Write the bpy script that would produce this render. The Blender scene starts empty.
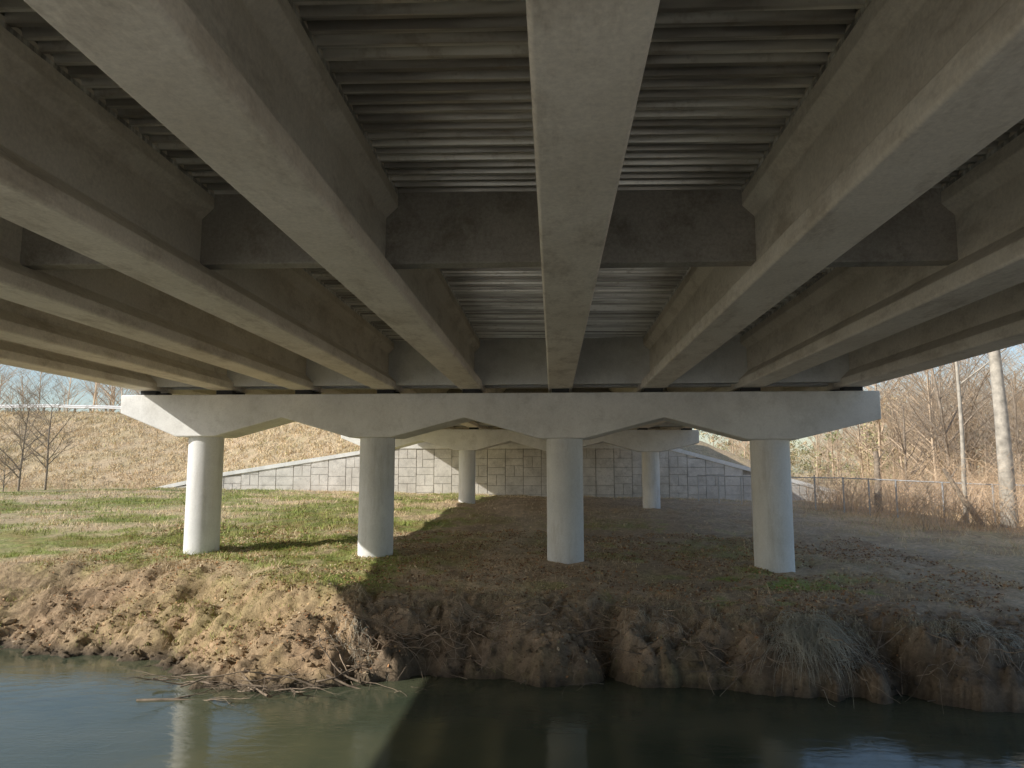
import bpy, math, random, bmesh
import numpy as np
from mathutils import Vector
random.seed(7); rng=np.random.default_rng(7)
scene=bpy.context.scene
CAMZ=3.9
# ------------------------------------------------------------ helpers
def link(o,parent=None):
    scene.collection.objects.link(o)
    if parent: o.parent=parent
    return o
def empty(name):
    e=bpy.data.objects.new(name,None); link(e); return e
def np_mesh(name,verts,faces,k,mat=None,parent=None,col=None,smooth=False):
    verts=np.asarray(verts,dtype=np.float32).reshape(-1,3); faces=np.asarray(faces,dtype=np.int32).reshape(-1,k)
    me=bpy.data.meshes.new(name)
    me.vertices.add(len(verts)); me.vertices.foreach_set('co',verts.ravel())
    me.loops.add(faces.size); me.loops.foreach_set('vertex_index',faces.ravel())
    me.polygons.add(len(faces)); me.polygons.foreach_set('loop_start',np.arange(0,faces.size,k,dtype=np.int32))
    me.update(calc_edges=True)
    me.polygons.foreach_set('use_smooth',np.full(len(faces),smooth,dtype=bool))
    if col is not None:
        a=me.color_attributes.new('Col','FLOAT_COLOR','POINT')
        c=np.ones((len(verts),4),dtype=np.float32); c[:,:3]=col; a.data.foreach_set('color',c.ravel())
    if mat: me.materials.append(mat)
    o=bpy.data.objects.new(name,me); return link(o,parent)
class MB:
    def __init__(s): s.v=[]; s.f=[]
    def hexa(s,p):
        b=len(s.v); s.v+= [tuple(q) for q in p]
        for f in ((0,3,2,1),(4,5,6,7),(0,1,5,4),(1,2,6,5),(2,3,7,6),(3,0,4,7)): s.f.append([b+i for i in f])
    def box(s,x0,x1,y0,y1,z0,z1):
        s.hexa([(x0,y0,z0),(x1,y0,z0),(x1,y1,z0),(x0,y1,z0),(x0,y0,z1),(x1,y0,z1),(x1,y1,z1),(x0,y1,z1)])
    def prism(s,A,B):
        b=len(s.v); n=len(A); s.v+=[tuple(q) for q in A]+[tuple(q) for q in B]
        s.f.append([b+i for i in range(n)][::-1]); s.f.append([b+n+i for i in range(n)])
        for i in range(n):
            j=(i+1)%n; s.f.append([b+i,b+j,b+n+j,b+n+i])
    def obj(s,name,mat,parent=None,bevel=0,smooth=False):
        me=bpy.data.meshes.new(name); me.from_pydata(s.v,[],s.f); me.update()
        bm=bmesh.new(); bm.from_mesh(me); bmesh.ops.recalc_face_normals(bm,faces=bm.faces); bm.to_mesh(me); bm.free()
        me.materials.append(mat); o=bpy.data.objects.new(name,me); link(o,parent)
        if bevel:
            m=o.modifiers.new('bev','BEVEL'); m.width=bevel; m.segments=2; m.limit_method='ANGLE'; m.angle_limit=math.radians(40)
        return o
def _h(i,j,s):
    v=np.sin(i*127.1+j*311.7+s*74.7)*43758.5453
    return v-np.floor(v)
def vn(x,y,s=0):
    ix=np.floor(x); iy=np.floor(y); fx=x-ix; fy=y-iy
    fx=fx*fx*(3-2*fx); fy=fy*fy*(3-2*fy)
    a=_h(ix,iy,s); b=_h(ix+1,iy,s); c=_h(ix,iy+1,s); d=_h(ix+1,iy+1,s)
    return (a*(1-fx)+b*fx)*(1-fy)+(c*(1-fx)+d*fx)*fy
def fbm(x,y,o=4,s=0):
    r=0; a=.5; t=0
    for k in range(o):
        r=r+a*vn(x*2**k+k*17.3,y*2**k-k*9.1,s+k); t+=a; a*=.5
    return r/t
def sm(a,b,x):
    t=np.clip((x-a)/(b-a),0,1); return t*t*(3-2*t)
# ------------------------------------------------------------ terrain height
WXR=23.0
WX=[-34,-28,-17,-13.5,9,WXR]; WZ=[2.5,3.8,5.5,6.1,6.1,2.3]
def walltop(x): return np.interp(x,WX,WZ)
def shore(x):
    return 14.25-.1*x+.3*np.sin(.55*x+1)+.9*(fbm(x*.5,x*0+3.3,3,5)-.5)-.9*np.exp(-((x+6.2)/1.8)**2)
BWX=[-14,-6.5,-3.8,2,6,10]; BWW=[3.9,3.6,1.9,1.5,1.0,.9]
def height(x,y,full=False):
    x=np.asarray(x,float); y=np.asarray(y,float)
    near=np.exp(-(np.maximum(0,np.abs(x)-25)/15)**2)
    sh=shore(x)
    gul=np.exp(-((x-1.0)/.35)**2)*.6+np.exp(-((x-6.1)/.3)**2)*.6+np.exp(-((x+2.6)/.25)**2)*.3+np.exp(-((x-8.4)/.4)**2)*.5
    s=y-sh-(fbm(x*1.2,y*.9,4,11)-.5)*1.4*near*sm(3.5,0,y-sh-.3)-gul*sm(3,0,y-sh)
    w=np.interp(x,BWX,BWW)
    e=np.interp(x,[-14,-6,-3.5,9],[.95,.85,.5,.36])
    top=np.interp(x,[-14,-5,0,9],[1.42,1.40,1.36,1.12])
    t=np.clip(s/w,0,1)
    prof=t**e
    plain=np.interp(y,[14,21,30,44,62,90,300,900],[1.4,1.49,1.72,2.0,1.92,2.2,3,4])-.019*np.clip(x,-30,30)
    z=-.12+(top+.12)*prof
    k=sm(0,1,(s-w)/5.5)
    z=np.where(s>w,top*(1-k)+plain*k,z)
    bank=sm(-.2,.25,s)*sm(w+1.2,w*.8,s)
    rid=1-np.abs(2*fbm(x*1.9,y*3.1,3,23)-1)
    rid2=1-np.abs(2*fbm(x*5,y*6,2,24)-1)
    lf=sm(-3,-5,x)
    z=z+bank*((fbm(x*1.6,y*1.6,4,21)-.5)*.55+(fbm(x*8,y*8,3,22)-.5)*(.24-.08*lf)-rid**3*(.20-.10*lf)-rid2**4*.09)*near
    land=sm(.2,1.2,s)
    z=z+land*((fbm(x*.45,y*.45,3,31)-.5)*.28+(fbm(x*2.3,y*2.3,3,32)-.5)*.16*near)
    bed=-.12-np.clip(-s,0,3)*.25
    z=np.where(s<0,bed+(fbm(x*2,y*2,2,41)-.5)*.1,z)
    s2=(5.0-.1*x)-y
    z=np.where(s2>-1,np.maximum(z,np.minimum(2.3,-.5+s2*.8)+(fbm(x,y,2,51)-.5)*.15),z)
    plat=np.interp(x,[-60,-24,-14,10,WXR-1],[10.9,10.2,8.3,8.3,2.3])
    slope=np.where((x>-13.3)&(x<8.8),2.5,.40)
    fill=walltop(x)-.12+slope*(y-62.3)
    fill=np.minimum(fill,plat)+(fbm(x*.5,y*.5,3,61)-.5)*.3*((x<-14)|(x>9.5))
    z=np.where((y>62.2),np.maximum(z,np.where(x<30,fill,-5)),z)
    if full: return z,s,w,bank
    return z
# ------------------------------------------------------------ materials
def newmat(name):
    m=bpy.data.materials.new(name); m.use_nodes=True; nt=m.node_tree
    b=nt.nodes['Principled BSDF']; return m,nt,b
def N(nt,t,**k):
    n=nt.nodes.new(t)
    for a,v in k.items(): setattr(n,a,v)
    return n
def ramp(nt,src,stops):
    r=N(nt,'ShaderNodeValToRGB'); cr=r.color_ramp
    while len(cr.elements)<len(stops): cr.elements.new(.5)
    for el,(p,c) in zip(cr.elements,stops):
        el.position=p; el.color=(c,c,c,1) if not isinstance(c,tuple) else (*c,1)
    nt.links.new(src,r.inputs[0]); return r.outputs[0]
def noise(nt,vec,scale,detail=4,rough=.6,sc=None,dist=0):
    if sc:
        mp=N(nt,'ShaderNodeMapping'); mp.inputs['Scale'].default_value=sc; nt.links.new(vec,mp.inputs[0]); vec=mp.outputs[0]
    n=N(nt,'ShaderNodeTexNoise'); n.inputs['Scale'].default_value=scale; n.inputs['Detail'].default_value=detail
    n.inputs['Roughness'].default_value=rough; n.inputs['Distortion'].default_value=dist
    nt.links.new(vec,n.inputs['Vector']); return n.outputs['Fac']
def mix(nt,fac,a,b,mode='MIX'):
    m=N(nt,'ShaderNodeMix',data_type='RGBA',blend_type=mode)
    for i,v in ((0,fac),(6,a),(7,b)):
        if isinstance(v,(int,float)): m.inputs[i].default_value=v
        elif isinstance(v,tuple): m.inputs[i].default_value=(*v,1)
        else: nt.links.new(v,m.inputs[i])
    return m.outputs[2]
def concrete(name,light,dark,stain,rough=.85,streak=None,stainamt=.7,bump=.25,fl=(.78,1.12),sp=(.5,.72),ssc=(1,.4,1.)):
    m,nt,b=newmat(name); co=N(nt,'ShaderNodeTexCoord').outputs['Object']
    n1=ramp(nt,noise(nt,co,.6,4,.7,streak),[(.38,0.),(.64,1.)])
    c=mix(nt,n1,light,dark)
    n2=ramp(nt,noise(nt,co,2.0,5,.78,ssc),[(sp[0],0.),(sp[1],stainamt)])
    c=mix(nt,n2,c,stain)
    fine=noise(nt,co,22,3,.75)
    c=mix(nt,1.,c,ramp(nt,fine,[(.3,fl[0]),(.7,fl[1])]),'MULTIPLY')
    nt.links.new(c,b.inputs['Base Color']); b.inputs['Roughness'].default_value=rough
    bp=N(nt,'ShaderNodeBump'); bp.inputs['Strength'].default_value=bump; bp.inputs['Distance'].default_value=.01
    nt.links.new(fine,bp.inputs['Height']); nt.links.new(bp.outputs[0],b.inputs['Normal'])
    return m
M_girder=concrete('girder_concrete',(.88,.82,.725),(.76,.70,.605),(.46,.395,.315),sp=(.49,.70),fl=(.86,1.06),bump=.15)
M_cap=concrete('cap_concrete',(.84,.84,.82),(.72,.72,.70),(.52,.51,.48),stainamt=.5,bump=.08,fl=(.92,1.04),sp=(.48,.7))
M_col=concrete('column_concrete',(.78,.785,.78),(.68,.685,.68),(.46,.44,.39),stainamt=.5,bump=.08,fl=(.92,1.04),sp=(.5,.72),ssc=(1.5,1.5,.25))
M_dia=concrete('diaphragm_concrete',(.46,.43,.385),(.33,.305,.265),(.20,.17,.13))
M_wall=concrete('wall_concrete',(.74,.71,.66),(.57,.545,.50),(.38,.36,.33),bump=.6)
M_form,nt,b=newmat('galvanised_form'); co=N(nt,'ShaderNodeTexCoord').outputs['Object']
c=mix(nt,ramp(nt,noise(nt,co,1.0,4,.65,(.2,5,1)),[(.42,0.),(.58,1.)]),(.86,.85,.80),(.34,.325,.295))
c=mix(nt,ramp(nt,noise(nt,co,4,4,.7),[(.55,0.),(.78,.6)]),c,(.26,.21,.15))
nt.links.new(c,b.inputs['Base Color']); b.inputs['Metallic'].default_value=.65; b.inputs['Roughness'].default_value=.28
def simple(name,col,rough=.8,var=.35,scale=4,metal=0):
    m,nt,b=newmat(name); co=N(nt,'ShaderNodeTexCoord').outputs['Object']
    f=ramp(nt,noise(nt,co,scale,3,.65),[(.3,0.),(.7,1.)])
    c=mix(nt,f,tuple(v*(1-var) for v in col),tuple(min(1,v*(1+var)) for v in col))
    nt.links.new(c,b.inputs['Base Color']); b.inputs['Roughness'].default_value=rough; b.inputs['Metallic'].default_value=metal
    return m
M_rubber=simple('bearing_rubber',(.04,.04,.04))
M_bark=simple('bark',(.29,.235,.18),.9,.4,6)
M_bark_pale=simple('pale_bark',(.42,.38,.32),.9,.35,3)
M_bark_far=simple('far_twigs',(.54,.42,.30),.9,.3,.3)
M_brush=simple('brush_stems',(.60,.44,.29),.9,.45,.8)
M_drift=simple('driftwood',(.24,.185,.135),.85,.5,5)
M_root=simple('roots',(.38,.29,.21),.9,.4,5)
M_steel=simple('guardrail_steel',(.80,.80,.80),.5,.08,2,.1)
M_wire=simple('fence_steel',(.45,.46,.47),.5,.1,2,.4)
M_post=simple('guardrail_post',(.22,.18,.14),.9,.3,4)
M_asph=simple('asphalt',(.05,.05,.05),.9,.2,6)
def colmat(name,rough=.9,var=.25,sc=9,detail=3):
    m,nt,b=newmat(name); a=N(nt,'ShaderNodeVertexColor',layer_name='Col')
    co=N(nt,'ShaderNodeTexCoord').outputs['Object']
    if detail:
        f=noise(nt,co,sc,detail,.75)
        c=mix(nt,1.,a.outputs[0],ramp(nt,f,[(.25,1-var),(.75,1+var)]),'MULTIPLY')
    else: f=None; c=a.outputs[0]
    nt.links.new(c,b.inputs['Base Color'])
    b.inputs['Roughness'].default_value=rough; b.inputs['Specular IOR Level'].default_value=.15
    return m,nt,b,f
M_ground,nt,b,f=colmat('ground_soil',.95,.5,6,6)
bp=N(nt,'ShaderNodeBump'); bp.inputs['Strength'].default_value=1.; bp.inputs['Distance'].default_value=.08
nt.links.new(f,bp.inputs['Height']); nt.links.new(bp.outputs[0],b.inputs['Normal'])
M_blade=colmat('grass_blades',.8,.2,2,0)[0]
M_leaf=colmat('leaf_litter',.8,.2,2,0)[0]
M_water,nt,b=newmat('creek_water'); co=N(nt,'ShaderNodeTexCoord').outputs['Object']
c=mix(nt,ramp(nt,noise(nt,co,.35,2,.5),[(.35,0.),(.65,1.)]),(.058,.074,.048),(.105,.110,.066))
nt.links.new(c,b.inputs['Base Color']); b.inputs['Roughness'].default_value=.01; b.inputs['IOR'].default_value=1.33
bp=N(nt,'ShaderNodeBump'); bp.inputs['Strength'].default_value=.15; bp.inputs['Distance'].default_value=.03
nt.links.new(noise(nt,co,2.4,5,.6,(1,2.0,1),.8),bp.inputs['Height'])
nt.links.new(bp.outputs[0],b.inputs['Normal'])
# ------------------------------------------------------------ ground colour
DIRT=np.array([.60,.445,.30]); TAN=np.array([.54,.43,.265]); GRN=np.array([.22,.27,.075]); MUD=np.array([.12,.095,.07]); PINK=np.array([.52,.39,.265])
def gcol(x,y):
    z,s,w,bank=height(x,y,True)
    n1=fbm(x*.35,y*.35,4,71)[...,None]; n2=fbm(x*1.7,y*1.7,4,72)[...,None]
    X=x[...,None]; Y=y[...,None]; Zz=z[...,None]
    under=sm(-6.5,-4,X)*sm(16,9,X)*sm(62,54,Y)
    c=TAN*(1-sm(.4,.6,n2)*.7)+PINK*sm(.4,.6,n2)*.7
    c=c*(1+np.array([.40,.26,.12])*sm(8,12,X)*sm(60,50,Y))  # pinkish dry grass on the right, painted lighter and warmer to offset shade
    mm=n1*.6+n2*.4
    g=sm(.42,.58,mm)*(.9*sm(-3.0,-6,X)*sm(64,58,Y)+.05)+sm(.50,.58,mm)*.45*sm(-7,-4,X)*sm(9,5,X)*sm(42,30,Y)
    strip=np.exp(-((Y-(18.9-.12*X))/1.1)**2)*sm(1.5,4,X)*sm(10,7,X)*sm(.4,.6,n2)+np.exp(-((X+4.8)/.8)**2)*np.exp(-((Y-17.0)/1.3)**2)*.8
    g=np.clip(g+.8*strip,0,.9)
    d=np.clip(under*(.60+.9*sm(.32,.58,n2)),0,.95)
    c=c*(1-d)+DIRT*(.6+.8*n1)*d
    c=c*(1-g)+GRN*(1+.5*under)*g  # green painted brighter under the deck to offset its shade
    path=np.exp(-((X-(-.9-.05*(Y-17)+.5*np.sin(Y*.25)))/.9)**2)*sm(15.5,17,Y)*sm(60,45,Y)*.85
    c=c*(1-path)+np.array([.70,.55,.39])*path; g=g*(1-path)
    litter=(sm(.5,.62,n1)*sm(.4,.6,n2)*.5)*(Y<60)*(1-path)
    c=c*(1-litter)+np.array([.30,.175,.10])*litter
    bk=np.clip(bank[...,None]*np.where(X<-4,.8,1.05)*(.6+.7*n2),0,1)
    lo=np.array([.24,.18,.125]); hi_=np.array([.47,.355,.245])
    bc=np.where(X<-4,1.,0.)*np.array([.41,.285,.18])+np.where(X<-4,0.,1.)*(lo+(hi_-lo)*sm(.45,1.1,Zz+.6*(n2-.5)))
    c=c*(1-bk)+bc*(.6+.8*n1)*bk
    wet=sm(.28,.0,Zz)
    c=c*(1-wet)+MUD*wet
    pale_bounce=sm(5.5,4.0,Y+.1*X)  # unseen near bank coloured pale grey, added to throw neutral bounce light
    c=c*(1-pale_bounce)+np.array([.66,.62,.55])*pale_bounce
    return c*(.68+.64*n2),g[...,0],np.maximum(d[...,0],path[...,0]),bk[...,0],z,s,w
def axis(pts):
    out=[]
    for a,b_,st in pts: out+=list(np.arange(a,b_,st))
    return np.array(out)
xs=axis([(-900,-300,60),(-300,-80,12),(-80,-36,2),(-36,-14,.5),(-14,11,.075),(11,30,.45),(30,80,2),(80,300,12),(300,901,60)])
ys=np.concatenate([axis([(-900,-60,60),(-60,-4,4),(-4,11,.75),(11,13,.15),(13,17.5,.05),(17.5,24,.16),(24,62,.6)]),[62.0,62.12,62.26,62.6],axis([(63,90,1.),(90,150,4),(150,300,15),(300,1500,80)])])
X,Y=np.meshgrid(xs,ys); C,g_,d_,b_,Z,_,_=gcol(X,Y)
nx,ny=len(xs),len(ys); idx=np.arange(nx*ny).reshape(ny,nx)
F=np.stack([idx[:-1,:-1],idx[:-1,1:],idx[1:,1:],idx[1:,:-1]],-1).reshape(-1,4)
np_mesh('ground',np.stack([X,Y,Z],-1),F,4,M_ground,col=C.reshape(-1,3),smooth=True)
wx=np.array([-300,-100,-30,0,30,100,300.]); V=[]
for x in wx: V+=[(x,3.0-.1*x,0),(x,17.2-.1*x,0)]
np_mesh('creek_water',V,[[2*i,2*i+2,2*i+3,2*i+1] for i in range(len(wx)-1)],4,M_water)
# ------------------------------------------------------------ bridge
K=.12
def zo(x,y): return -.0128*x+.014*max(0,y-20.4)
GB=6.17; DZ=GB+1.40
bridge=empty('highway_bridge')
bents=[-2.3,20.65,44.0]
YS=-2.9  # bridge cut short behind the camera, shaped to let sun bounce in
gx=[.19+2.49*n for n in range(-5,4)]
ch=[(-.305,0),(.305,0),(.33,.025),(.33,.2),(.10,.43),(.10,1.02),(.255,1.17),(.255,1.42),(-.255,1.42),(-.255,1.17),(-.10,1.02),(-.10,.43),(-.33,.2),(-.33,.025)]
spans=[(bents[0],bents[1]),(bents[1],bents[2]),(bents[2],62.9)]
for si,(a,c_) in enumerate(spans):
    for gi,x in enumerate(gx):
        y0=a-K*x+(.03 if si else -.4); y1=c_-(K*x if c_!=62.9 else 0)-.03
        mb=MB()
        mb.prism([(x+p,y0,GB+q+zo(x,y0)) for p,q in ch],[(x+p,y1,GB+q+zo(x,y1)) for p,q in ch])
        mb.obj(f'girder_{si+1}_{gi+1}',M_girder,bridge,.012)
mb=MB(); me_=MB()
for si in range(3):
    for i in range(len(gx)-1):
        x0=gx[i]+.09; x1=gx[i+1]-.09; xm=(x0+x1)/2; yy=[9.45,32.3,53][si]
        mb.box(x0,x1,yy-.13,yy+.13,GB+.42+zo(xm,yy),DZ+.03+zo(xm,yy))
for bi,bc in enumerate(bents):
    for i in range(len(gx)-1):
        x0=gx[i]+.09; x1=gx[i+1]-.09
        for off in (-.42,.42):
            def q(x,z,d):
                y=bc-K*x+off+d; return (x,y,z+zo(x,y))
            lo=GB+.12; hi=DZ+.03
            me_.hexa([q(x0,lo,-.14),q(x1,lo,-.14),q(x1,lo,.14),q(x0,lo,.14),q(x0,hi,-.14),q(x1,hi,-.14),q(x1,hi,.14),q(x0,hi,.14)])
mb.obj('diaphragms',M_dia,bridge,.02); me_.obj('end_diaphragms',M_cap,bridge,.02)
pitch=.2; prs=[(0,0),(.06,0),(.085,.085),(.175,.085)]
V=[];Fs=[]
for i in range(len(gx)-1):
    x0=gx[i]+.25; x1=gx[i+1]-.25; b0=len(V); n=0
    for kk in range(int(65/pitch)):
        for dy,dz in prs:
            y=YS+kk*pitch+dy
            V+=[(x0,y,DZ+dz-.025+zo(x0,y)),(x1,y,DZ+dz-.025+zo(x1,y))]; n+=1
    Fs+=[[b0+2*j,b0+2*j+1,b0+2*j+3,b0+2*j+2] for j in range(n-1)]
np_mesh('stay_in_place_forms',V,Fs,4,M_form,bridge)
mb=MB()
for x in gx:
    for s_ in (-1,1):
        for (ya,yb) in ((YS,20.4),(20.4,62)):
            xa=x+s_*.257; xb=x+s_*.262
            xa,xb=min(xa,xb),max(xa,xb)
            mb.hexa([(xx,yy,DZ-.075+dz+zo(xx,yy)) for dz in (0,.045) for xx,yy in ((xa,ya),(xb,ya),(xb,yb),(xa,yb))])
mb.obj('form_edge_angles',M_form,bridge)
XL=gx[0]-.92; XR=gx[-1]+.92
mb=MB()
for ya,yb in ((YS-.4,20.4),(20.4,63.6)):
    mb.prism([(XL,ya,DZ+.07+zo(XL,ya)),(XR,ya,DZ+.07+zo(XR,ya)),(XR,ya,DZ+.28+zo(XR,ya)),(XL,ya,DZ+.28+zo(XL,ya))],
             [(XL,yb,DZ+.07+zo(XL,yb)),(XR,yb,DZ+.07+zo(XR,yb)),(XR,yb,DZ+.28+zo(XR,yb)),(XL,yb,DZ+.28+zo(XL,yb))])
mb.obj('deck_slab',M_girder,bridge,.01)
mb=MB()
bp_=[(0,.0),(.45,.0),(.45,.08),(.26,.32),(.2,.85),(0,.85)]
for ya,yb in ((YS-.4,20.4),(20.4,63.6)):
    for xe,sg in ((XL-.004,1),(XR+.004,-1)):
        mb.prism([(xe+sg*p,ya,DZ+.284+q_+zo(xe,ya)) for p,q_ in bp_],[(xe+sg*p,yb,DZ+.284+q_+zo(xe,yb)) for p,q_ in bp_])
mb.obj('barriers',M_cap,bridge)
cols=[-10.5,-5.1,.3,5.7]
L=math.hypot(1,K); nn=(K/L,1/L)
for bi,bc in enumerate(bents):
    cx=[c+ (0.0 if bi<2 else (-.1)) for c in cols]
    dz=.014*max(0,bc-20.4)
    def zt(x): return 6.05-.0128*x+dz
    low=[(-13.0,zt(-13)-.55)]
    for j,c in enumerate(cx):
        low+=[(c-.62,zt(c)-1.24),(c+.62,zt(c)-1.24)]
        if j<3:
            xm=(c+cx[j+1])/2; low.append((xm,zt(xm)-.68))
    low+=[(8.3,zt(8.3)-.72)]
    W=.62; V=[];Fs=[]
    for x,z in low:
        for s_ in (-1,1):
            V.append((x+s_*nn[0]*W,bc-K*x+s_*nn[1]*W,z)); V.append((x+s_*nn[0]*W,bc-K*x+s_*nn[1]*W,zt(x)))
    for j in range(len(low)-1):
        a=4*j; c=4*(j+1)
        Fs+=[[a,c,c+1,a+1],[a+2,a+3,c+3,c+2],[a,a+2,c+2,c],[a+1,c+1,c+3,a+3]]
    e=4*(len(low)-1)
    Fs+=[[0,1,3,2],[e,e+2,e+3,e+1]]
    mb=MB(); mb.v=V; mb.f=Fs; mb.obj(f'bent_cap_{bi+1}',M_cap,bridge,.03)
    for j,c in enumerate(cx):
        y=bc-K*c; g=float(height(c,y)); r=.5; n=48; V=[]
        for z in (g-.6,zt(c)-1.2): V+=[(c+r*math.cos(t*2*math.pi/n),y+r*math.sin(t*2*math.pi/n),z) for t in range(n)]
        np_mesh(f'column_{bi+1}_{j+1}',V,[[t,(t+1)%n,n+(t+1)%n,n+t] for t in range(n)],4,M_col,bridge,smooth=True)
    mb=MB()
    for x in gx:
        for off in (-.34,.34):
            y=bc-K*x+off; mb.box(x-.24,x+.24,y-.13,y+.13,zt(x)-.02,GB+zo(x,y)+.005)
    mb.obj(f'bearing_pads_{bi+1}',M_rubber,bridge)
mb=MB(); mb.box(-13.3,8.7,62.36,63.5,6.0,6.72); mb.box(-13.3,8.7,63.0,63.5,6.725,8.25)
mb.obj('abutment_cap',M_cap,bridge,.02)
# ------------------------------------------------------------ MSE retaining wall
wall=empty('retaining_wall')
mb=MB(); back=MB(); cop=MB(); z_base=1.3
xk=np.arange(-34,WXR+.01,1.5)
for i in range(len(xk)-1):
    xa,xb=xk[i],xk[i+1]
    ta,tb=float(walltop(xa)),float(walltop(xb))
    back.hexa([(xa,62.06,z_base),(xb,62.06,z_base),(xb,62.3,z_base),(xa,62.3,z_base),(xa,62.06,ta-.02),(xb,62.06,tb-.02),(xb,62.3,tb-.02),(xa,62.3,ta-.02)])
    cop.hexa([(xa,61.90,ta-.22),(xb,61.90,tb-.22),(xb,62.34,tb-.22),(xa,62.34,ta-.22),(xa,61.90,ta+.1),(xb,61.90,tb+.1),(xb,62.34,tb+.1),(xa,62.34,ta+.1)])
    zz=z_base+(.75 if i%2 else 0)-.75
    while zz<max(ta,tb):
        style=random.choice([0,1,1,2,2,3])
        if style==0: subs=[(0,1,0,1)]
        elif style==1: subs=[(0,1,0,.5),(0,1,.5,1)]
        elif style==2: subs=[(0,.5,0,.6),(.5,1,0,.6),(0,1,.6,1)]
        else: subs=[(0,.35,0,1),(.35,1,0,.45),(.35,1,.45,1)]
        for u0,u1,v0,v1 in subs:
            gp=.014
            a=xa+1.5*u0+(gp if u0 else .022); b2=xa+1.5*u1-(gp if u1<1 else .022)
            lo=max(zz+1.5*v0+gp,z_base)
            def hi(x): return min(zz+1.5*v1-gp, float(walltop(x))-.21)
            ha,hb=hi(a),hi(b2)
            if ha<lo+.03 or hb<lo+.03: continue
            d=62.0-random.random()*.035
            mb.hexa([(a,d,lo),(b2,d,lo),(b2,62.07,lo),(a,62.07,lo),(a,d,ha),(b2,d,hb),(b2,62.07,hb),(a,62.07,ha)])
        zz+=1.5
mb.obj('facing_panels',M_wall,wall,.02); back.obj('wall_core',M_dia,wall); cop.obj('coping',M_cap,wall)
mb=MB(); mb.box(-13,8.5,63.6,260,8.35,8.46); mb.obj('approach_road',M_asph)
# ------------------------------------------------------------ guardrail on the hill
gr=empty('guardrail')
P=[(x,84.6,float(height(x,84.6))) for x in np.arange(-110,-22,1.9)]
mb=MB(); pm=MB()
wp=[(-.0,.46),(-.08,.51),(-.08,.60),(-.02,.66),(-.08,.72),(-.08,.81),(0,.88),(.01,.88),(.01,.46)]
for (x0,y0,z0),(x1,y1,z1) in zip(P[:-1],P[1:]):
    mb.prism([(x0,y0+a,z0+b2+.12) for a,b2 in wp],[(x1,y1+a,z1+b2+.12) for a,b2 in wp])
for x,y,z in P: pm.box(x-.08,x+.08,y+.03,y+.2,z-.3,z+.95)
mb.obj('rail_beam',M_steel,gr); pm.obj('rail_posts',M_post,gr)
# ------------------------------------------------------------ vegetation helpers
def tubes(P0,P1,R0,R1,k=4):
    P0=np.asarray(P0,float);P1=np.asarray(P1,float);R0=np.asarray(R0,float);R1=np.asarray(R1,float)
    d=P1-P0; d/=np.maximum(np.linalg.norm(d,axis=1,keepdims=True),1e-6)
    up=np.where(np.abs(d[:,2:3])>.9,[[1,0,0]],[[0,0,1]]); u=np.cross(d,up); u/=np.linalg.norm(u,axis=1,keepdims=True); v=np.cross(d,u)
    V=[]
    for P_,R_ in ((P0,R0),(P1,R1)):
        for j in range(k):
            t=2*math.pi*j/k; V.append(P_+(u*math.cos(t)+v*math.sin(t))*R_[:,None])
    V=np.stack(V,1); n=len(P0); base=(np.arange(n)*2*k)[:,None]
    F=[]
    for j in range(k): F.append(np.concatenate([base+j,base+(j+1)%k,base+k+(j+1)%k,base+k+j],1))
    return V.reshape(-1,3),np.stack(F,1).reshape(-1,4)
def tree_segs(h,r,seed,levels=4,spread=.75,trunkfrac=.4,wob=.25):
    rd=random.Random(seed); S=[]
    def grow(p,d,l,rad,lev):
        n=6 if lev==0 else (4 if lev<3 else 2)
        q=Vector(p); dd=Vector(d).normalized(); rr=rad
        for i in range(n):
            dd=(dd+Vector((rd.gauss(0,.09),rd.gauss(0,.09),rd.gauss(.03,.06)))*(1 if lev else wob)).normalized()
            q2=q+dd*l/n; r2=rad*(1-(i+1)/n*(.62 if lev<levels-1 else .8))
            S.append((tuple(q),tuple(q2),rr,r2))
            if lev<levels-1:
                frac=(i+1)/n
                if frac>=trunkfrac or lev>0:
                    for _ in range(rd.randint(1,2) if lev else rd.randint(2,3)):
                        a=rd.uniform(0,6.283); side=Vector((math.cos(a),math.sin(a),rd.uniform(-.1,.5)))
                        nd=dd*(1-spread*.5)+side*spread
                        t=rd.random()
                        grow(q.lerp(q2,t),nd,l*rd.uniform(.38,.6),max(.006,(rr*(1-t)+r2*t)*rd.uniform(.4,.6)),lev+1)
            q=q2; rr=r2
    grow((0,0,0),(0,0,1),h*.85,r,0)
    return tuple(np.array([s[i] for s in S]) for i in range(4))
def place(segs,x,y,z,s,rot):
    a,b2,c,d=segs; cr,sr=math.cos(rot),math.sin(rot); R=np.array([[cr,-sr,0],[sr,cr,0],[0,0,1]])
    T=np.array([x,y,z]); return (a@R.T)*s+T,(b2@R.T)*s+T,c*s,d*s
def merge(name,parts,mat,k=3,parent=None):
    A=[np.concatenate([p[i] for p in parts]) for i in range(4)]
    V,F=tubes(*A,k=k); return np_mesh(name,V,F,4,mat,parent,smooth=True)
def hz(x,y): return float(height(x,y))
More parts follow.
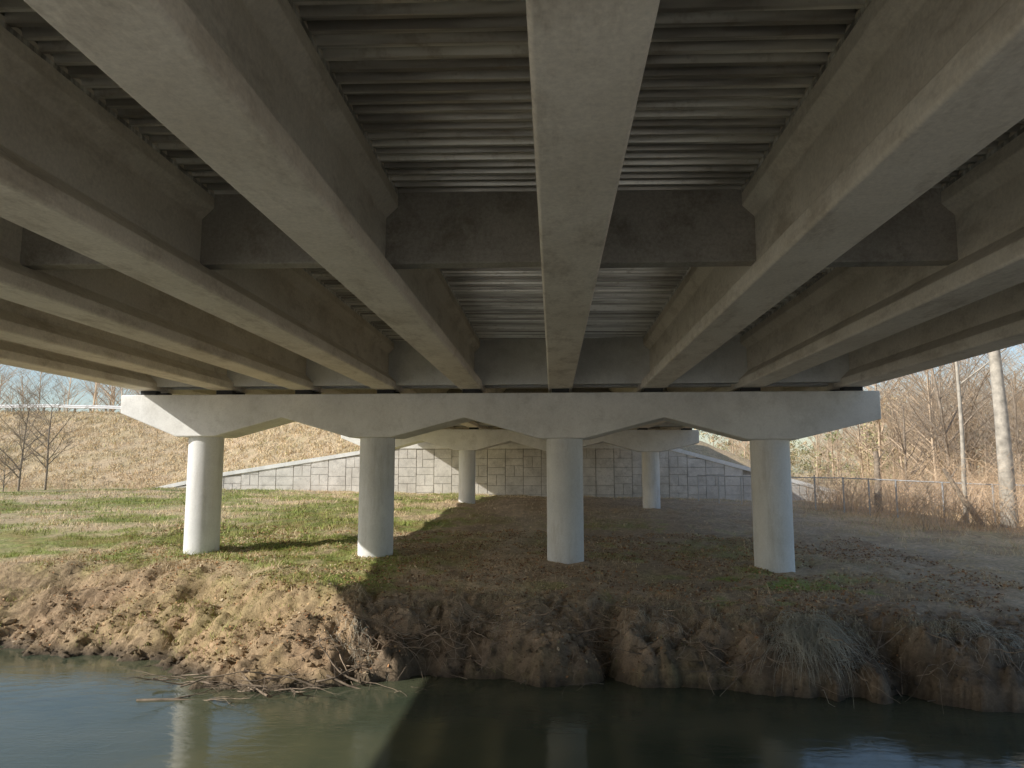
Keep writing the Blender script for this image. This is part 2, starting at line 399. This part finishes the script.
for (x,y,h,r,sd,mt,lv,tf) in [(20.2,34.5,18,.36,3,M_bark_pale,3,.75),(19.4,36.5,15,.13,4,M_bark_pale,4,.6),(27,52,12,.17,5,M_bark,5,.3),(22.5,49,8,.11,6,M_bark,5,.25),(31,57,13,.2,8,M_bark,5,.3),(24,41,6,.07,9,M_bark,5,.2),(29,48,10,.13,15,M_bark,5,.3),
       (-37.2,50,7,.10,10,M_bark,5,.25),(-39.5,56,8,.11,11,M_bark,5,.25),(-36.0,47,3.2,.05,12,M_bark,4,.2),
       (-27,10,11,.17,21,M_bark,4,.25),(-23.5,7.2,7,.12,22,M_bark,4,.2),(-31,13,12,.2,23,M_bark,4,.3)]:
    sg=tree_segs(h,r,sd,lv,trunkfrac=tf,wob=.12 if r>.3 else .25)
    merge('bare_tree',[place(sg,x,y,hz(x,y)-.2,1,sd)],mt,8 if r>.13 else 4)
def snag(x,y,h,r,lean=(0,0)):
    n=6
    pts=[(x+lean[0]*i/n+random.gauss(0,.03),y+lean[1]*i/n,hz(x,y)-.2+h*i/n) for i in range(n+1)]
    rr=[r*(1.15-.45*i/n) for i in range(n+1)]
    A=(np.array(pts[:-1]),np.array(pts[1:]),np.array(rr[:-1]),np.array(rr[1:]))
    q=pts[-2]; B=(np.array([q,pts[3]]),np.array([(q[0]+.5,q[1],q[2]+.7),(pts[3][0]-.45,pts[3][1],pts[3][2]+.5)]),np.array([r*.3]*2),np.array([.01]*2))
    merge('tree_snag',[A,B],M_bark,10)
snag(18.5,43.8,3.7,.2); snag(19.4,35,2.8,.13,(-1.5,.3))
vars_=[tree_segs(12,.17,100+i,4,trunkfrac=.3) for i in range(5)]
parts=[]
for i in range(180):
    if i<45: x=rng.uniform(-115,-40); y=rng.uniform(93,125)
    elif i<145: y=rng.uniform(64,115); x=y*rng.uniform(.40,.72)
    else: y=rng.uniform(120,190); x=y*rng.uniform(.20,.48)
    if 45<=i<145 and x<28: x+=8
    parts.append(place(vars_[i%5],x,y,hz(x,y)-.3,rng.uniform(.7,1.3),rng.uniform(0,6)))
merge('distant_trees',parts,M_bark_far,3)
def foliage(name,clumps,per,size,cols_):
    P=[];C_=[]
    for (cx,cy,cz_,R) in clumps:
        n=per; d=rng.normal(size=(n,3)); d/=np.linalg.norm(d,axis=1,keepdims=True); rad=rng.uniform(.2,1,n)**.5*R
        P.append(np.array([cx,cy,cz_])+d*rad[:,None]*np.array([1,1,.7]))
        base=np.array(cols_[rng.integers(len(cols_))]); C_.append(base*rng.uniform(.55,1.4,(n,1)))
    P=np.concatenate(P);C_=np.concatenate(C_); n=len(P)
    a=rng.normal(size=(n,3));a/=np.linalg.norm(a,axis=1,keepdims=True); b2=rng.normal(size=(n,3));b2/=np.linalg.norm(b2,axis=1,keepdims=True)
    V=np.stack([P,P+a*size,P+b2*size],1).reshape(-1,3)
    np_mesh(name,V,np.arange(3*n).reshape(-1,3),3,M_leaf,col=np.repeat(C_,3,axis=0))
cl=[]
for i in range(80):
    if i<35: y=rng.uniform(75,125); x=y*rng.uniform(.40,.72)
    else: y=rng.uniform(130,200); x=y*rng.uniform(.20,.5)
    h=rng.uniform(6,12); z=hz(x,y)
    for j in range(10):
        f=rng.uniform(.1,1); cl.append((x+rng.normal()*2.4*(1.3-f),y+rng.normal()*2.4*(1.3-f),z+h*f,rng.uniform(.7,1.8)))
foliage('distant_foliage',cl,50,.32,[(.36,.34,.18),(.25,.26,.13),(.60,.46,.27),(.54,.43,.27)])
def brush(name,centres,nper,hr,rad,mat,spread=.5):
    A=[[],[],[],[]]
    for (x,y,s) in centres:
        for _ in range(nper):
            px=x+rng.normal()*spread*s; py=y+rng.normal()*spread*s; p=np.array([px,py,0.]); p[2]=hz(px,py)-.03
            h=rng.uniform(*hr)*s; d=np.array([rng.normal()*.35,rng.normal()*.35,1.]); n=4; r=rad*rng.uniform(.6,1.3)
            for i in range(n):
                d=d+np.array([rng.normal()*.16,rng.normal()*.16,-.10]); q=p+d/np.linalg.norm(d)*h/n
                A[0].append(p);A[1].append(q);A[2].append(r*(1-i/n*.8));A[3].append(r*(1-(i+1)/n*.8))
                if i>0:
                    for _k in range(2):
                        e=d+rng.normal(size=3)*.7; e[2]=abs(e[2])*.7; qq=q+e/np.linalg.norm(e)*h*.22
                        A[0].append(q);A[1].append(qq);A[2].append(r*.45);A[3].append(r*.15)
                p=q
    A=[np.array(a) for a in A]; V,F=tubes(*A,k=3); return np_mesh(name,V,F,4,mat)
cs=[]
while len(cs)<185:
    y=rng.uniform(32,61); x=y*rng.uniform(.33,.72)
    if x>13.5 and x/y>.33+.15*(48-y)/16*(y<48): cs.append((x,y,rng.uniform(.5,1.7)))
brush('brush_thicket',cs,20,(1.0,2.6),.013,M_brush,.9)
cs=[(rng.uniform(-45,-33),rng.uniform(50,62),rng.uniform(.4,1.)) for _ in range(26)]
brush('brush_thicket',cs,14,(.6,1.8),.012,M_brush,.6)
cs=[]
for _ in range(75):
    x=rng.uniform(-12,9); y=float(shore(x))+rng.uniform(.8,5.2); cs.append((x,y,rng.uniform(.3,1.)))
brush('dry_weeds',cs,5,(.2,.7),.0045,M_brush,.35)
# chain-link fence on the right
fence=empty('chain_link_fence')
fp=[(10.8,56.5),(12.6,51),(14.2,46),(15.9,42),(17.6,39.5),(21,37),(25,35)]
A=[[],[],[],[]]; B=[[],[],[],[]]
def seg(S,p,q,r): S[0].append(p);S[1].append(q);S[2].append(r);S[3].append(r)
Hf=1.9
for (xa,ya),(xb,yb) in zip(fp[:-1],fp[1:]):
    za,zb=hz(xa,ya),hz(xb,yb)
    for u in (0,.5):
        x,y=xa+(xb-xa)*u,ya+(yb-ya)*u; z=hz(x,y); seg(A,(x,y,z-.2),(x,y,z+Hf+.05),.045)
    seg(A,(xa,ya,za+Hf),(xb,yb,zb+Hf),.028)
    Lf=math.hypot(xb-xa,yb-ya); st=.16; n=int(Lf/st)
    for i in range(-int(Hf/st),n):
        for sg in (0,1):
            u0=i*st/Lf; u1=(i*st+Hf)/Lf
            a0=max(u0,0); b0=min(u1,1)
            if b0<=a0: continue
            h0=(a0-u0)/(u1-u0)*Hf; h1=(b0-u0)/(u1-u0)*Hf
            if sg: h0,h1=Hf-h0,Hf-h1
            seg(B,(xa+(xb-xa)*a0,ya+(yb-ya)*a0,za+(zb-za)*a0+h0+.03),(xa+(xb-xa)*b0,ya+(yb-ya)*b0,za+(zb-za)*b0+h1+.03),.004)
merge('posts_and_rails',[[np.array(a) for a in A]],M_wire,8,fence); merge('mesh_fabric',[[np.array(a) for a in B]],M_wire,3,fence)
# grass blades -------------------------------------------------
def blades(name,n,xr,yr,hr,wd,keep):
    x=rng.uniform(*xr,n); y=rng.uniform(*yr,n)
    c,g,d,bk,z,s,w=gcol(x,y)
    cl_=fbm(x*1.1,y*1.1,3,91)
    k=keep(x,y,g,d,bk,z,s,w,cl_)&(z>.12)
    k&=~((y>61.8)&(y<62.5)&(x>-34)&(x<WXR))
    x,y,c,g,d,z,cl_=x[k],y[k],c[k],g[k],d[k],z[k],cl_[k]; n=len(x)
    h=rng.uniform(*hr,n)*(.3+1.3*cl_)*(1-.5*d); a=rng.uniform(0,6.283,n); lean=rng.uniform(.3,1.5,n)*h
    wv=wd*rng.uniform(.6,1.4,n); ta=rng.uniform(0,6.283,n)
    P=np.stack([x,y,z-.01],1); side=np.stack([np.cos(ta),np.sin(ta),ta*0],1)*wv[:,None]
    mid=P+np.stack([np.cos(a)*lean*.35,np.sin(a)*lean*.35,h*.6],1)
    tip=P+np.stack([np.cos(a)*lean,np.sin(a)*lean,h],1)
    V=np.stack([P-side,P+side,mid-side*.7,mid+side*.7,tip],1).reshape(-1,3)
    b0=(np.arange(n)*5)[:,None]
    F=np.concatenate([b0+[0,1,3],b0+[0,3,2],b0+[2,3,4]],1).reshape(-1,3)
    gm=(rng.random(n)<g*1.15)[:,None]
    colr=np.where(gm,np.array([.27,.33,.08]),np.array([.66,.53,.34]))*rng.uniform(.6,1.25,(n,1))
    colr=np.clip(colr*.75+c*.4,0,.85)
    np_mesh(name,V,F,3,M_blade,col=np.repeat(colr,5,axis=0))
blades('grass',100000,(-16,12),(14.5,25),(.04,.15),.006,lambda x,y,g,d,bk,z,s,w,cl_:(rng.random(len(x))<np.maximum((1-d)*(1-bk)*sm(.35,.6,cl_),g*(1-bk*.6))+.02))
blades('grass',100000,(-34,26),(24,62),(.06,.20),.012,lambda x,y,g,d,bk,z,s,w,cl_:(rng.random(len(x))<np.maximum((1-d)*sm(.3,.6,cl_),g*.8)+.02))
blades('hillside_grass',60000,(-75,-13),(62.4,88),(.12,.4),.03,lambda x,y,g,d,bk,z,s,w,cl_:(rng.random(len(x))<sm(.2,.55,cl_)))
n=4200; x=rng.uniform(-4.5,9.5,n)
y=shore(x)+np.interp(x,BWX,BWW)*.85+rng.normal(0,.14,n)+.3; k=fbm(x*1.5,x*0,3,97)>.49; x,y=x[k],y[k]; n=len(x); z=height(x,y)
l=rng.uniform(.08,.26,n); dx=rng.normal(0,.5,n)*l
P=np.stack([x,y,z-.01],1); side=np.stack([np.ones(n),np.zeros(n),np.zeros(n)],1)*.005
mid=P+np.stack([dx*.4,-l*.35,l*.35],1); tip=P+np.stack([dx,-l*1.0,-l*.35],1)
V=np.stack([P-side,P+side,mid-side*.8,mid+side*.8,tip],1).reshape(-1,3); b0=(np.arange(n)*5)[:,None]
F=np.concatenate([b0+[0,1,3],b0+[0,3,2],b0+[2,3,4]],1).reshape(-1,3)
np_mesh('sod_edge_grass',V,F,3,M_blade,col=np.repeat(np.array([.55,.46,.31])*rng.uniform(.5,1.3,(n,1)),5,axis=0))
n=44000
x=rng.uniform(-14,11,n); y=rng.uniform(14,28,n); z=height(x,y); k=(z>.05)&(fbm(x*.8,y*.8,3,95)>.42); x,y,z=x[k],y[k],z[k]; n=len(x)
P=np.stack([x,y,z+rng.uniform(.005,.03,n)],1); a=rng.normal(size=(n,3)); a[:,2]*=.4; a/=np.linalg.norm(a,axis=1,keepdims=True); b2=np.cross(a,rng.normal(size=(n,3))*[.4,.4,1]); b2/=np.linalg.norm(b2,axis=1,keepdims=True)
sz=rng.uniform(.015,.05,(n,1)); V=np.stack([P-a*sz,P-b2*sz*.6,P+a*sz,P+b2*sz*.6],1).reshape(-1,3)
lc=np.array([[.48,.26,.13],[.52,.36,.20],[.26,.15,.085],[.64,.52,.36]])[rng.integers(4,size=n)]*rng.uniform(.6,1.2,(n,1))
np_mesh('leaf_litter',V,np.arange(4*n).reshape(-1,4),4,M_leaf,col=np.repeat(lc,4,axis=0))
bm=bmesh.new(); bmesh.ops.create_icosphere(bm,subdivisions=1,radius=1); v0=np.array([v.co[:] for v in bm.verts]); f0=np.array([[v.index for v in f.verts] for f in bm.faces]); bm.free()
VV=[];FF=[]
cx_=rng.uniform(-13,9.5,1500); cy_=shore(cx_)+rng.uniform(-.1,2.2,1500); cz_=height(cx_,cy_)
for x,y,z in zip(cx_,cy_,cz_):
    if z<-.08: continue
    s=rng.uniform(.012,.06)*(1 if rng.random()<.94 else 2)
    v=v0*(1+rng.normal(size=(len(v0),1))*.25)*s*np.array([1.2,1,.7]); VV.append(v+[x,y,z]); FF.append(f0+len(v0)*(len(VV)-1))
VV=np.concatenate(VV); np_mesh('soil_clods',VV,np.concatenate(FF),3,M_ground,col=gcol(VV[:,0],VV[:,1])[0]*.9)
A=[[],[],[],[]]
for _ in range(460):
    x=rng.uniform(-4.5,9.2); y=float(shore(x))+rng.uniform(.4,1.9); p=np.array([x,y,hz(x,y)+.02]); r=rng.uniform(.003,.018); d=np.array([rng.normal()*1.0,-.7,-.5])
    for i in range(8):
        d=d+rng.normal(size=3)*.38; d[1]-=.05; q=p+d/np.linalg.norm(d)*rng.uniform(.08,.2); q[2]=min(max(q[2],hz(q[0],q[1])+.01),1.7)
        A[0].append(p);A[1].append(q);A[2].append(r);A[3].append(r*.82); r*=.82; p=q
merge('exposed_roots',[[np.array(a) for a in A]],M_root,4)
M_dry=simple('dry_grass',(.62,.58,.47),.9,.35,3)
def droop(name,cx,cy,sx,n,ln,col):
    A=[[],[],[],[]]
    for _ in range(n):
        x=cx+rng.normal()*sx; y=cy+rng.normal()*.22-.1*(x-cx); p=np.array([x,y,hz(x,y)+.02]); d=np.array([rng.normal()*.5,-.5-rng.random()*.5,.75]); l=rng.uniform(.35,1)*ln; r=.0045
        for i in range(5):
            d=d+np.array([rng.normal()*.12,-.03,-.5]); q=p+d/np.linalg.norm(d)*l/5; q[2]=max(q[2],hz(q[0],q[1])+.02,.02)
            A[0].append(p);A[1].append(q);A[2].append(r);A[3].append(r*.8); r*=.8; p=q
    merge(name,[[np.array(a) for a in A]],col,3)
for cx,sx,n,ln in ((4.6,.27,700,1.2),(5.3,.15,120,.7),(7.6,.4,240,.7),(9.0,.3,160,.6),(-1.2,.5,90,.5),(2.0,.5,110,.45),(-3.9,.3,100,.45)):
    droop('overhanging_grass',cx,float(shore(cx))+1.0,sx,n,ln,M_dry)
A=[[],[],[],[]]
def branch(p,d,l,r,lev=0):
    p=np.array(p,float); d=np.array(d,float); n=6
    for i in range(n):
        d=d+rng.normal(size=3)*.15; d[2]*=.8; q=p+d/np.linalg.norm(d)*l/n; q[2]=max(q[2],-.03)
        A[0].append(p);A[1].append(q);A[2].append(r);A[3].append(r*.85); r*=.85
        if lev<2 and rng.random()<.75: branch(q,d+rng.normal(size=3)*np.array([.8,.8,.5]),l*rng.uniform(.25,.5),r*.55,lev+1)
        p=q
for _ in range(28):
    x=rng.uniform(-7.4,-3.4); y=float(shore(x))+rng.uniform(-.6,.5)
    branch((x,y,max(.02,hz(x,y))+rng.uniform(0,.12)),(rng.choice([-1,1])*1.,rng.normal()*.6,rng.uniform(-.05,.35)),rng.uniform(.35,1.4),rng.uniform(.006,.024))
branch((-7.2,12.9,-.01),(1,.22,.12),3.2,.04); branch((-4.2,13.9,.2),(1,-.3,-.04),1.4,.03)
for _ in range(26):
    x=rng.uniform(-3,9.5); y=float(shore(x))+rng.uniform(-.3,1.2)
    branch((x,y,max(.05,hz(x,y)+.03)),(rng.normal(),rng.normal()*.4,.1),rng.uniform(.4,1.2),rng.uniform(.006,.016))
merge('driftwood',[[np.array(a) for a in A]],M_drift,5)
# ------------------------------------------------------------ light, sky, camera
tr=Vector((1.59,.70,-1)).normalized()
sun=bpy.data.lights.new('sun','SUN'); sun.energy=5.0; sun.angle=math.radians(.5); sun.color=(1,.95,.86)
so=bpy.data.objects.new('sun',sun); link(so); so.rotation_euler=tr.to_track_quat('-Z','Y').to_euler(); so.location=(-30,-15,30)
w=bpy.data.worlds.new('World'); scene.world=w; w.use_nodes=True; nt=w.node_tree
sk=nt.nodes.new('ShaderNodeTexSky'); sk.sky_type='NISHITA'; sk.sun_disc=False
sk.sun_elevation=math.asin(-tr.z); sk.sun_rotation=math.atan2(-tr.x,-tr.y)%(2*math.pi)
sk.dust_density=1.0; sk.air_density=1.0
nt.links.new(sk.outputs[0],nt.nodes['Background'].inputs[0]); nt.nodes['Background'].inputs[1].default_value=.15
cam=bpy.data.cameras.new('camera'); cam.lens=26.0; cam.sensor_width=36; cam.clip_end=3000
c=bpy.data.objects.new('camera',cam); link(c); c.location=(-.02,0,CAMZ); c.rotation_euler=(math.radians(96.8),0,math.radians(3.17))
scene.camera=c
scene.view_settings.view_transform='Standard'; scene.view_settings.look='None'; scene.view_settings.exposure=0
